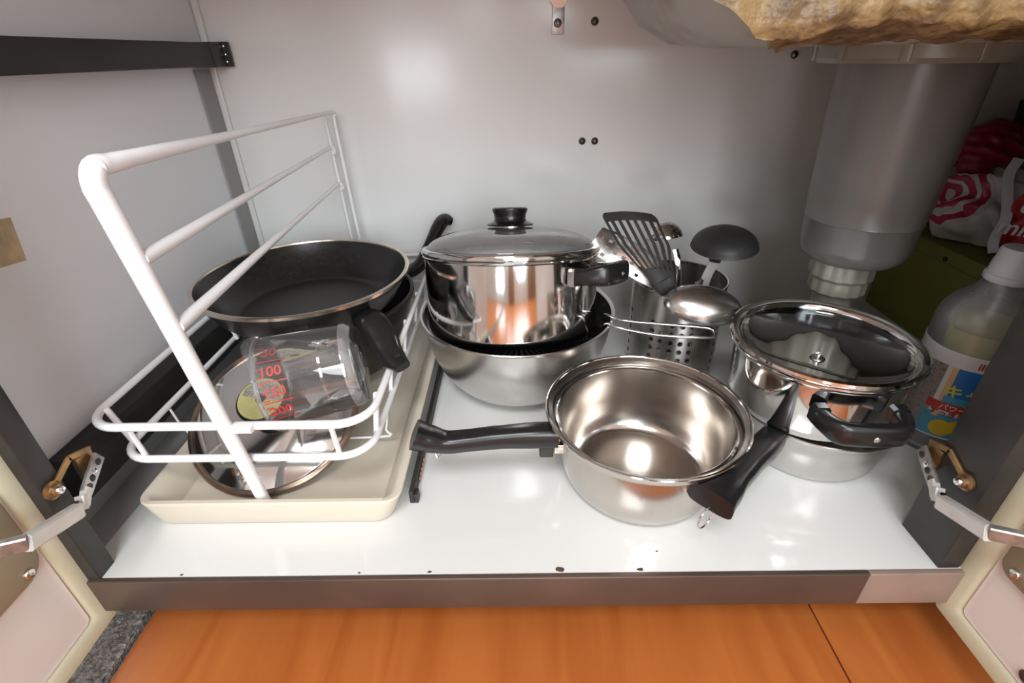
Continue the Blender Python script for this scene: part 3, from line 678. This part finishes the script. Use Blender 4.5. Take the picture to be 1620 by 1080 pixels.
b = B(); lathe(b, sh_([(0, zk+.002), (.0285, zk+.002), (.0295, zk+.0035), (.0265, zk+.0050), (.0210, zk+.0070), (.0195, zk+.0105), (.0200, zk+.0150), (.0220, zk+.0200), (.0220, zk+.0225), (.0200, zk+.0238), (0, zk+.0232)]), (pc[0], pc[1], 0), segs=48); obj('knob', b, 'bakelite', t)
def tilt(root, piv, deg):
    a = R(-deg); Rm = Matrix.Rotation(a, 3, 'X'); piv = Vector(piv)
    root.location = piv + Rm @ (Vector(root.location)-piv); root.rotation_euler = (a, 0, 0)
for r_ in (pot_root, t): 
    r_.location.z -= .0115; tilt(r_, (pc[0], pc[1], .0815), 14)

# ================================================================== UTENSIL HOLDER AND UTENSILS
uc = Vector((.2175, .6185, 0)); ur = .060; uh = .1365
t = thing('utensil_holder', (uc.x, uc.y, 0), 'tall perforated steel cylinder holding the kitchen utensils', 'utensil holder')
b = B(); NU, NV = 240, 120
def holes(u, v):
    z = v*uh
    if z < .012 or z > .102: return True
    a = u*2*math.pi; face = (a/(math.pi/2)) % 1.0; sp = .0125
    # holes sit in four panels of columns round the cylinder
    col = (face-.5)*math.pi/2*ur/sp
    if abs(col) > 2.5: return True
    row = (z-.012)/sp
    du = (col-round(col))*sp; dv = (row-math.floor(row)-.5)*sp
    return du*du+dv*dv > .0033**2
rot0 = R(-109)-math.pi/4
grid_surface(b, lambda u, v: (uc+Vector((ur*math.cos(u*2*math.pi+rot0), ur*math.sin(u*2*math.pi+rot0), .0008+v*uh)), Vector((math.cos(u*2*math.pi+rot0), math.sin(u*2*math.pi+rot0), 0))), NU, NV, .0009, holes)
bmesh.ops.remove_doubles(b, verts=b.verts, dist=.00002)
obj('cylinder', b, 'steel_brushed', t)
b = B(); lathe(b, [(ur-.001, uh-.001), (ur+.0012, uh-.001), (ur+.0016, uh+.001), (ur+.0008, uh+.0022), (ur-.001, uh+.0015)], uc, segs=72, closed=True); obj('rolled_rim', b, 'steel', t)
b = B(); lathe(b, [(0, .0005), (ur-.0008, .0005), (ur-.0008, .002), (0, .002)], uc, segs=72); obj('base', b, 'steel_brushed', t)

def blade_fn(N, T, side, wfn, bend, nrm):
    N, T = Vector(N), Vector(T); side = Vector(side).normalized(); nrm = Vector(nrm).normalized()
    def f(u, v):
        q = N.lerp(T, v) + side*((u-.5)*wfn(v)) + nrm*(bend*(v-v*v)*4 - .12*wfn(v)*(2*u-1)**2)
        return q, nrm
    return f
# slotted turner, black
N_, T_ = Vector((.181, .567, .1500)), Vector((.124, .556, .2440))
dr_ = (T_-N_).normalized(); vw = Vector((.15, .60, -.2)).normalized(); side = dr_.cross(vw).normalized(); nr = side.cross(dr_).normalized()
if side.x < 0: side = -side
side = Vector((1, -.05, -.02)).normalized()
t = thing('slotted_turner', tuple(N_-Vector((0, 0, .1))), 'black nylon turner with long slots, leaning left out of the steel cylinder', 'turner')
wf_ = lambda v: (.026+.034*min(1, v/.55)) * (1 if v < .93 else 1-.12*((v-.93)/.07)**2)
b = B()
def slots(u, v):
    if v > .88 or v < .20: return True
    k = u*7.0
    if k < .0 or k > 7: return True
    return (k % 1.0) < .30 or (k % 1.0) > .80 or u < .055 or u > .945
grid_surface(b, blade_fn(N_, T_, side, wf_, .008, nr), 56, 34, .0022, slots)
obj('blade', b, 'nylon', t)
b = B(); sweep(b, smooth_path([N_+dr_*.006, N_-dr_*.012, Vector((.192, .585, .125)), Vector((.207, .610, .09)), Vector((.222, .640, .012))], 5), interp([(.013, .0015), (.010, .003), (.006, .004), (.0055, .004), (.0075, .005)], 5), nr, n=12, power=3)
obj('handle', b, 'nylon', t)
# perforated steel turner
N_, T_ = Vector((.186, .585, .1500)), Vector((.0985, .600, .2010))
dr_ = (T_-N_).normalized(); side = Vector((.42, -.05, .75)); side = (side-dr_*side.dot(dr_)).normalized(); nr = dr_.cross(side).normalized()
t = thing('perforated_turner', tuple(N_-Vector((0, 0, .1))), 'steel turner with small round holes, leaning out behind the black slotted turner', 'turner')
b = B()
def ph(u, v):
    if v < .12 or v > .92: return True
    x = u*4; y = v*8
    return ((x % 1)-.5)**2+((y % 1)-.5)**2 > .24**2 or (int(x) in (0, 3) and int(y) % 2)
grid_surface(b, blade_fn(N_, T_, side, lambda v: (.034+.006*math.sin(v*3))*(1 if v < .9 else .92), .003, nr), 40, 80, .0012, ph)
obj('blade', b, 'steel_brushed', t)
b = B(); sweep(b, smooth_path([N_+dr_*.004, Vector((.195, .588, .136)), Vector((.205, .600, .10)), Vector((.215, .63, .012))], 5), (.005, .0012), nr, n=10, power=4); obj('handle', b, 'steel', t)
# perforated ladle at the back
t = thing('perforated_ladle', (.235, .65, .02), 'small steel ladle with holes, standing at the back of the steel cylinder', 'ladle')
c = Vector((.209, .680, .169)); b = B()
axp = Vector((-.15, .25, .95)).normalized(); qq = Vector((0, 0, 1)).rotation_difference(axp)
def sph(u, v):
    a = u*2*math.pi; e = (1-v)*math.pi/2*.98+.02
    n_ = qq @ Vector((math.cos(a)*math.cos(math.pi/2-e), math.sin(a)*math.cos(math.pi/2-e), math.sin(math.pi/2-e)))
    return c+n_*.0245, n_
def sph2(u, v):
    a = u*2*math.pi; e = .04+v*(math.pi/2*.95-.04)
    n_ = qq @ Vector((math.cos(a)*math.sin(e), math.sin(a)*math.sin(e), math.cos(e)))
    return c+n_*.0245, n_
grid_surface(b, sph2, 48, 24, .0009, lambda u, v: not ((int(u*48) % 4 == 0) and (int(v*24) % 4 == 2)))
obj('bowl', b, 'steel', t)
b = B(); sweep(b, smooth_path([c+Vector((0.012, -.014, -.010)), Vector((.228, .655, .125)), Vector((.235, .645, .012))], 6), (.0045, .0012), (0, 1, 0), n=10, power=4); obj('handle', b, 'steel', t)
# black ladle, bowl turned down
t = thing('black_ladle', (.247, .63, .02), 'black nylon ladle held upside down above the steel cylinder, on a steel shaft', 'ladle')
c = Vector((.2675, .618, .1810)); axp = Vector((-.07, -.10, 1)).normalized()
prof = [(0, .0225)] + [(.0405*math.sin(a), .0225*math.cos(a)) for a in [k/10*math.pi/2 for k in range(1, 11)]] + [(.0415, -.0012), (.0395, -.0012)] + [(.0385*math.sin(a), .0205*math.cos(a)) for a in [k/10*math.pi/2 for k in range(9, 0, -1)]] + [(0, .0205)]
b = B(); lathe(b, prof, c, axp, 64); obj('bowl', b, 'nylon', t)
b = B(); sweep(b, smooth_path([(.2670, .613, .192), (.2645, .613, .182), (.2615, .616, .170), (.2590, .6185, .1590)], 4), [(.0085, .003)]*4+[(.0075, .0035)]*9, (0, 1, .2), n=14, power=4); obj('neck', b, 'nylon', t)
b = B(); sweep(b, smooth_path([(.2595, .618, .162), (.2560, .619, .148), (.2515, .620, .125), (.243, .63, .012)], 5), (.0068, .0012), (0, 1, .2), n=12, power=5); sh = obj('shaft', b, 'hinge_pale', t)
# steel serving ladle over the front rim
t = thing('steel_ladle', (.22, .56, .1), 'large oval steel ladle hanging over the front rim of the steel cylinder', 'ladle')
c = Vector((.2215, .540, .1330)); b = B()
axl = Vector((.02, -.50, .82)).normalized(); e1 = Vector((1, -.06, -.19)); e1 = (e1-axl*e1.dot(axl)).normalized(); e2 = axl.cross(e1).normalized()
def oval(u, v):
    a = u*2*math.pi; e = .02+v*(math.pi/2*.98)
    n_ = e1*math.cos(a)*math.sin(e)*.0455 + e2*math.sin(a)*math.sin(e)*.0270 + axl*math.cos(e)*.0195
    nn = (e1*math.cos(a)*math.sin(e)/.0455 + e2*math.sin(a)*math.sin(e)/.0270 + axl*math.cos(e)/.0195).normalized()
    return c+n_, nn
grid_surface(b, oval, 64, 20, .0010); bmesh.ops.remove_doubles(b, verts=b.verts, dist=.00003)
tips = [b.verts.new(c+axl*(.0195-s)) for s in (0,)]
b.verts.remove(tips[0])
obj('bowl', b, 'steel_brushed', t)
b = B(); sweep(b, smooth_path([c+Vector((.004, .024, .004)), Vector((.229, .578, .147)), Vector((.231, .590, .130)), Vector((.236, .600, .05)), Vector((.238, .605, .012))], 5), (.0055, .0012), (0, 1, 0), n=12, power=4); obj('handle', b, 'steel', t)

# ================================================================== FRONT SAUCEPAN
sc_ = (.127, .400)
t = thing('saucepan', (sc_[0], sc_[1], 0), 'open steel saucepan in front with long black handle pointing left', 'saucepan')
out = [(0, .0006), (.066, .0006), (.071, .002), (.0765, .009), (.0815, .022), (.0845, .040), (.0865, .060), (.0875, .0765), (.0930, .0775), (.0945, .0845), (.0985, .0880), (.0995, .0895), (.0985, .0905)]
inn = [(.0970, .0895), (.0930, .0865), (.0918, .0800), (.0868, .0785), (.0850, .060), (.0825, .040), (.0795, .024), (.074, .0115), (.068, .0045), (.062, .0035), (0, .0035)]
b = B(); lathe(b, out+inn, (sc_[0], sc_[1], 0), segs=112); obj('body', b, 'steel_warm', t)
b = B(); lathe(b, [(.0985+.0017*math.cos(a), .0897+.0015*math.sin(a)) for a in [k*math.pi/4 for k in range(8)]], (sc_[0], sc_[1], 0), segs=112, closed=True); obj('rolled_rim', b, 'steel', t)
b = B(); lathe(b, [(.0893, .0797), (.0893, .0812), (.0875, .0816), (.0862, .0808), (.0862, .0790), (.0875, .0783)], (sc_[0], sc_[1], 0), segs=112, closed=True); obj('inner_ledge', b, 'steel', t)
hp = [(.038, .384, .0705), (.015, .383, .071), (-.02, .382, .070), (-.05, .381, .0675), (-.072, .380, .0665), (-.090, .379, .0725), (-.103, .378, .0785)]
b = B(); sweep(b, smooth_path(hp, 6), interp([(.0115, .012), (.0115, .012), (.0105, .0105), (.0105, .0098), (.011, .0098), (.013, .012), (.0145, .0135)], 6), (0, 0, 1), n=18, power=3); h = obj('handle', b, 'bakelite', t)
b = B(); box(b, .020, .034, .376, .388, .047, .062, .002); obj('handle_clamp', b, 'dark_post', h)
b = B(); box(b, .0345, .0465, .3775, .3865, .051, .062, .001); obj('handle_bracket', b, 'rimgold', h)
b = B(); sweep(b, smooth_path([(-.081, .379, .062), (-.084, .376, .057), (-.081, .373, .0515), (-.078, .376, .057)], 4, True), .0008, (0, 1, 0), n=8, closed=True); obj('hanging_ring', b, 'chrome', h)

# ================================================================== RIGHT STACK
rc0 = (.331, .453)
t = thing('shallow_pan', (rc0[0], rc0[1], 0), 'shallow steel saucepan at the bottom of the right stack, black handle pointing forward', 'saucepan')
out = [(0, .0006), (.066, .0006), (.071, .002), (.0745, .008), (.080, .035), (.083, .052), (.0865, .0555), (.088, .0585), (.0880, .060), (.0868, .0605)]
inn = [(.0855, .0590), (.0815, .054), (.078, .035), (.072, .009), (.067, .0035), (0, .0035)]
b = B(); lathe(b, out+inn, (rc0[0], rc0[1], 0), segs=96); obj('body', b, 'steel_brushed', t)
b = B(); sweep(b, smooth_path([(.2685, .402, .0500), (.257, .391, .0545), (.240, .374, .0590), (.219, .354, .0625), (.196, .333, .0650), (.175, .314, .0660), (.162, .3015, .0660)], 6), interp([(.0090, .0090), (.0125, .0115), (.0130, .011), (.0130, .0100), (.0145, .0095), (.0185, .0105), (.0205, .0110)], 6), (0, 0, 1), n=18, power=4); h = obj('handle', b, 'bakelite', t)
rp = [(.1610+.0105*math.cos(a)*.75, .3005+.0105*math.cos(a)*.5, .0455+.0115*math.sin(a)) for a in [k/28*2*math.pi for k in range(28)]]
b = B(); sweep(b, rp, .0009, (0, 1, 0), n=8, closed=True); obj('hanging_ring', b, 'chrome', h)

rc = (.314, .4455)
t = thing('steel_casserole', (rc[0], rc[1], .0605), 'polished two-handled steel pot stacked on the shallow pan at the right', 'pot')
out = [(0, .0612), (.066, .0612), (.072, .063), (.0775, .069), (.0805, .077), (.0822, .1285), (.0865, .1305), (.0880, .1325), (.0880, .1345), (.0865, .1355)]
inn = [(.0840, .1335), (.0808, .1285), (.079, .077), (.0755, .070), (.070, .065), (0, .0645)]
b = B(); lathe(b, out+inn, (rc[0], rc[1], 0), segs=96); obj('body', b, 'steel', t)
loop_handle(t, rc, -93, .0815, .1085, .068, .028, .003, .0100, 'bakelite')
loop_handle(t, rc, 87, .0815, .1085, .068, .028, .003, .0100, 'bakelite')
t = thing('upturned_glass_lid', (rc[0], rc[1], .125), 'smoky glass lid laid upside down on the right stacked pot', 'lid')
dm = [(.0825*math.cos(k/10*math.pi/2), .1385-.022*math.sin(k/10*math.pi/2)) for k in range(0, 10)]
b = B(); lathe(b, [(r, z) for r, z in dm]+[(0, .1165), (0, .114)]+[(max(r-.001, 0.0005), z-.0025) for r, z in reversed(dm)], (rc[0], rc[1], 0), segs=96); obj('dome', b, 'glass_grey', t)
b = B(); lathe(b, [(.0800, .1368), (.0855, .1362), (.0885, .1375), (.0900, .1400), (.0895, .1428), (.0870, .1440), (.0840, .1425), (.0815, .1402)], (rc[0], rc[1], 0), segs=96, closed=True); obj('band', b, 'steel', t)
b = B(); lathe(b, [(0, .1135), (.010, .1135), (.011, .112), (.014, .098), (.0165, .090), (0, .089)], (rc[0], rc[1], 0), segs=32); obj('knob', b, 'bakelite', t)
b = B(); lathe(b, [(0, .1205), (.0022, .1205), (.003, .1225), (.0035, .1185), (.007, .1178), (.0075, .1168), (0, .1168)], (rc[0], rc[1], 0), segs=12); obj('screw', b, 'chrome', t)

# ================================================================== BOTTLE
bx, by = .482, .456; BR = .0415
t = thing('detergent_bottle', (bx, by, 0), 'translucent bottle of yellow liquid with colourful label behind the right post', 'bottle')
b = B(); lathe(b, [(0, .0006), (BR-.006, .0006), (BR-.001, .004), (BR, .010), (BR, .150), (BR-.001, .160), (BR-.006, .172), (BR-.018, .184), (.019, .192), (.0165, .196), (.0165, .204), (.015, .204), (.015, .196), (.017, .1915), (BR-.019, .183), (BR-.0075, .171), (BR-.0025, .159), (BR-.0015, .150), (BR-.0015, .010), (BR-.007, .0022), (0, .0022)], (bx, by, 0), segs=72)
bo = obj('bottle_body', b, 'hdpe', t)
b = B(); lathe(b, [(0, .0028), (BR-.0075, .0028), (BR-.002, .010), (BR-.002, .1495), (0, .1495)], (bx, by, 0), segs=64); obj('liquid', b, 'liquid', t)
b = B(); loops = []
for z, r in ((.197, .0185), (.1985, .0195), (.2035, .0195), (.2045, .018), (.206, .0178), (.216, .0172), (.218, .0165), (.2275, .0158), (.230, .0145)):
    loops.append([Vector((bx+r*(1+(.012 if j % 2 else -.012))*math.cos(2*math.pi*j/72), by+r*(1+(.012 if j % 2 else -.012))*math.sin(2*math.pi*j/72), z)) for j in range(72)])
loft(b, loops); obj('cap', b, 'cap', t)
A0 = math.atan2(-by, -bx)
def lab(u0, u1, v0, v1, d=.0003, m_='label', parent=None, nm='print', lb=None):
    bt = flat_patch(u0, u1, v0, v1, max(4, int(abs(u1-u0)/.003)))
    remap(bt, lambda c: Vector((bx+(BR+d+c.z)*math.cos(A0+c.x/BR), by+(BR+d+c.z)*math.sin(A0+c.x/BR), c.y)))
    return obj(nm, bt, m_, parent, label=lb)
lb_ = lab(-.070, .072, .026, .128, .0004, 'label', t, 'label_sheet')
lab(-.066, -.010, .030, .112, .0009, 'label_brown', lb_, lb='brownish photographic panel')
lab(-.006, -.001, .052, .112, .0009, 'label_peach', lb_, lb='peach stripe')
lab(-.001, .060, .078, .112, .0009, 'label_blue', lb_, lb='blue title block')
lab(-.003, .060, .071, .079, .0011, 'label_cyan', lb_, lb='cyan strip')
lab(-.014, .060, .061, .0705, .0013, 'red', lb_, lb='red band')
lab(-.016, .060, .028, .056, .0009, 'label_cyan', lb_, lb='cyan picture ground')
def ltext(s, size, u, v, m_, d=.0016, sh=0):
    bt = text_bm(s, size, .0003, sh)
    remap(bt, lambda c: Vector((bx+(BR+d+c.z)*math.cos(A0+(c.x+u)/BR), by+(BR+d+c.z)*math.sin(A0+(c.x+u)/BR), c.y+v)))
    obj('lettering', bt, m_, lb_, smooth=False)
ltext('キャ', .0160, .0105, .0845, 'label_yellow')
ltext('さ', .010, .0215, .1035, 'label_yellow')
ltext('パワーで', .0075, .012, .0655, 'label', .0018)
ltext('iiiiii', .011, .018, .1195, 'red')
ltext('すっきり', .0075, .006, .0575, 'red')
b = B()
for k in range(3):
    lathe(b, [(0, .0006), (.010-.002*k, .0006), (.010-.002*k, 0)], (0.006+.011*k, .040+.004*(k % 2), 0), segs=20)
remap(b, lambda c: Vector((bx+(BR+.0012+c.z)*math.cos(A0+c.x/BR), by+(BR+.0012+c.z)*math.sin(A0+c.x/BR), c.y)))
obj('print', b, 'label_lemon', lb_, label='yellow lemon-like blob')

# ================================================================== BOX, BAGS AND TUBS AT THE RIGHT
def frame_box(bm, c, ux, uy, L_, W_, z0, z1, thick=.003, openz=False):
    c, ux, uy = Vector(c), Vector(ux).normalized(), Vector(uy).normalized()
    for z in ():
        pass
    loops = []
    def rc_(m_, z): return [c+ux*(L_/2-m_)*sx+uy*(W_/2-m_)*sy+Vector((0, 0, z)) for sx, sy in ((1, 1), (-1, 1), (-1, -1), (1, -1))]
    loft(bm, [rc_(.001, z0), rc_(0, z0+.002), rc_(0, z1-.001), rc_(.001, z1)])
    return bm
ux = Vector((0, 1, 0)); uy = Vector((1, 0, 0)); bxc = Vector((.765, .665, 0))
t = thing('olive_box', tuple(bxc), 'olive green box in the dark right end, behind the detergent bottle', 'box')
obj('box_body', frame_box(B(), bxc, ux, uy, .300, .278, .0006, .122), 'olive', t)
obj('box_lid', frame_box(B(), bxc, ux, uy, .304, .282, .1225, .1425), 'olive', t)
b = B(); lathe(b, [(0, .0006), (.004, .0006), (.004, -.001)], (.6238, .69, .128), (-1, 0, 0), 16); obj('hole', b, 'black_paint', t)
def bag(name, c, rx, ry, rz, label, seed, mat_, squash=.0):
    random.seed(seed)
    ph = [(random.uniform(2, 7), random.uniform(2, 7), random.uniform(0, 6), random.uniform(.02, .06)) for _ in range(9)]
    b = B(); bmesh.ops.create_icosphere(b, subdivisions=5, radius=1)
    for v in b.verts:
        n_ = v.co.copy(); k = 1
        for a_, c_, d_, e_ in ph: k += e_*math.sin(a_*n_.x*1.6+c_*n_.z*1.8+d_+n_.y*a_)
        k += .05*abs(math.sin(9*n_.x+5*n_.z+seed))
        z = n_.z*k
        v.co = Vector((n_.x*k*rx, n_.y*k*ry, max(z, -.78)*rz))+Vector(c)
    t = thing(name, (c[0], c[1], c[2]-rz*.78), label, 'bag')
    o = obj('film', b, mat_, t)
    return t, o
def swirl_mat():
    m = bpy.data.materials.new('swirl_print'); m.use_nodes = True
    nt = m.node_tree; N = nt.nodes; L = nt.links; b = N['Principled BSDF']; b.inputs['Roughness'].default_value = .25
    tc = N.new('ShaderNodeTexCoord'); mp = N.new('ShaderNodeMapping'); mp.inputs['Location'].default_value = (.038, -.012, -.062)
    L.new(tc.outputs['Object'], mp.inputs[0])
    nz = N.new('ShaderNodeTexNoise'); nz.inputs['Scale'].default_value = 25; L.new(mp.outputs[0], nz.inputs['Vector'])
    ln = N.new('ShaderNodeVectorMath'); ln.operation = 'LENGTH'; L.new(mp.outputs[0], ln.inputs[0])
    m1 = N.new('ShaderNodeMath'); m1.operation = 'MULTIPLY_ADD'; m1.inputs[1].default_value = .018; L.new(nz.outputs[0], m1.inputs[0]); L.new(ln.outputs['Value'], m1.inputs[2])
    m2 = N.new('ShaderNodeMath'); m2.operation = 'MULTIPLY'; m2.inputs[1].default_value = 520; L.new(m1.outputs[0], m2.inputs[0])
    sn = N.new('ShaderNodeMath'); sn.operation = 'SINE'; L.new(m2.outputs[0], sn.inputs[0])
    g = N.new('ShaderNodeMath'); g.operation = 'GREATER_THAN'; g.inputs[1].default_value = -.35; L.new(sn.outputs[0], g.inputs[0])
    l = N.new('ShaderNodeMath'); l.operation = 'LESS_THAN'; l.inputs[1].default_value = .060; L.new(m1.outputs[0], l.inputs[0])
    mu = N.new('ShaderNodeMath'); mu.operation = 'MULTIPLY'; L.new(g.outputs[0], mu.inputs[0]); L.new(l.outputs[0], mu.inputs[1])
    mx = N.new('ShaderNodeMix'); mx.data_type = 'RGBA'; mx.inputs[6].default_value = (.62, .60, .59, 1); mx.inputs[7].default_value = (.45, .01, .06, 1)
    L.new(mu.outputs[0], mx.inputs[0]); L.new(mx.outputs[2], b.inputs['Base Color'])
    return m
M['swirl'] = swirl_mat()
t1, o1 = bag('plastic_bag', (.690, .735, .186), .060, .050, .054, 'crumpled white plastic bag with crimson swirls on the olive box, behind the drain trap', 4, 'swirl')
t2, o2 = bag('plastic_bag', (.678, .757, .266), .042, .036, .036, 'dark crimson plastic bag bundled above the white swirl bag', 9, 'bag_crimson')
t3, o3 = bag('snack_bag', (.705, .640, .200), .052, .036, .070, 'red bag with white lettering above the detergent bottle', 12, 'bag_red')
EDGE = [(.655, .6665, .150), (.655, .674, .166), (.656, .673, .196), (.660, .690, .222), (.664, .705, .245), (.672, .71, .265)]
b = B(); sweep(b, smooth_path([(x-.001, y-.012, z) for x, y, z in EDGE], 6), (.006, .0014), (.7, .7, 0), n=10, power=4); obj('white_edge', b, 'label', t3, label='white seam along the edge')
vn = Vector((.68, .70, -.2)).normalized(); sx = Vector((.70, -.71, 0)).normalized(); sz = sx.cross(vn); sz = -sz if sz.z < 0 else sz
for s_, cc, sz_ in (('ur', Vector((.6500, .627, .221)), .030), ('mily', Vector((.6505, .632, .190)), .027)):
    bt = text_bm(s_, sz_, .0006, .2)
    remap(bt, lambda c: cc+sx*c.x+sz*c.y-vn*(c.z+.001)); obj('lettering', bt, 'label', t3, smooth=False)
t = thing('pale_tub', (.779, .752, .143), 'pale grey-beige tub at the far right behind the red bag', 'tub')
b = B(); lathe(b, [(0, .1435), (.040, .1435), (.046, .15), (.054, .265), (.057, .267), (.057, .270), (.052, .269), (.044, .152), (0, .148)], (.779, .752, 0), segs=48); obj('tub_body', b, 'pale_tub', t)
t = thing('black_caddy', (.779, .752, .27), 'black open caddy of small bottles standing on the pale tub at far right', 'caddy')
b = B(); loft(b, [rrect(.732, .826, .706, .798, .01, .2705), rrect(.727, .831, .701, .803, .012, .327), rrect(.731, .827, .705, .799, .01, .327), rrect(.736, .822, .710, .794, .008, .274)]); obj('caddy_body', b, 'black_paint', t)
for x, y, m_, lab_ in ((.748, .722, 'orange', 'small orange-capped bottle, leftmost in the black caddy'), (.766, .724, 'steel_dark', 'small grey bottle between the two orange-capped ones in the black caddy'),
                       (.785, .722, 'orange', 'small orange-capped bottle, right of the grey one in the black caddy'), (.748, .752, 'steel_dark', 'small grey bottle at the back left of the black caddy'), (.768, .754, 'steel_dark', 'small grey bottle at the back middle of the black caddy')):
    tt = thing('small_bottle', (x, y, .2745), lab_, 'bottle', 'small bottles in the caddy')
    b = B(); lathe(b, [(0, .2745), (.008, .2745), (.0085, .276), (.0085, .327), (.005, .332), (0, .332)], (x, y, 0), segs=20); obj('bottle_body', b, 'steel_dark', tt)
    b = B(); lathe(b, [(0, .3322), (.0065, .3322), (.006, .344), (0, .345)], (x, y, 0), segs=20); obj('cap', b, m_, tt)
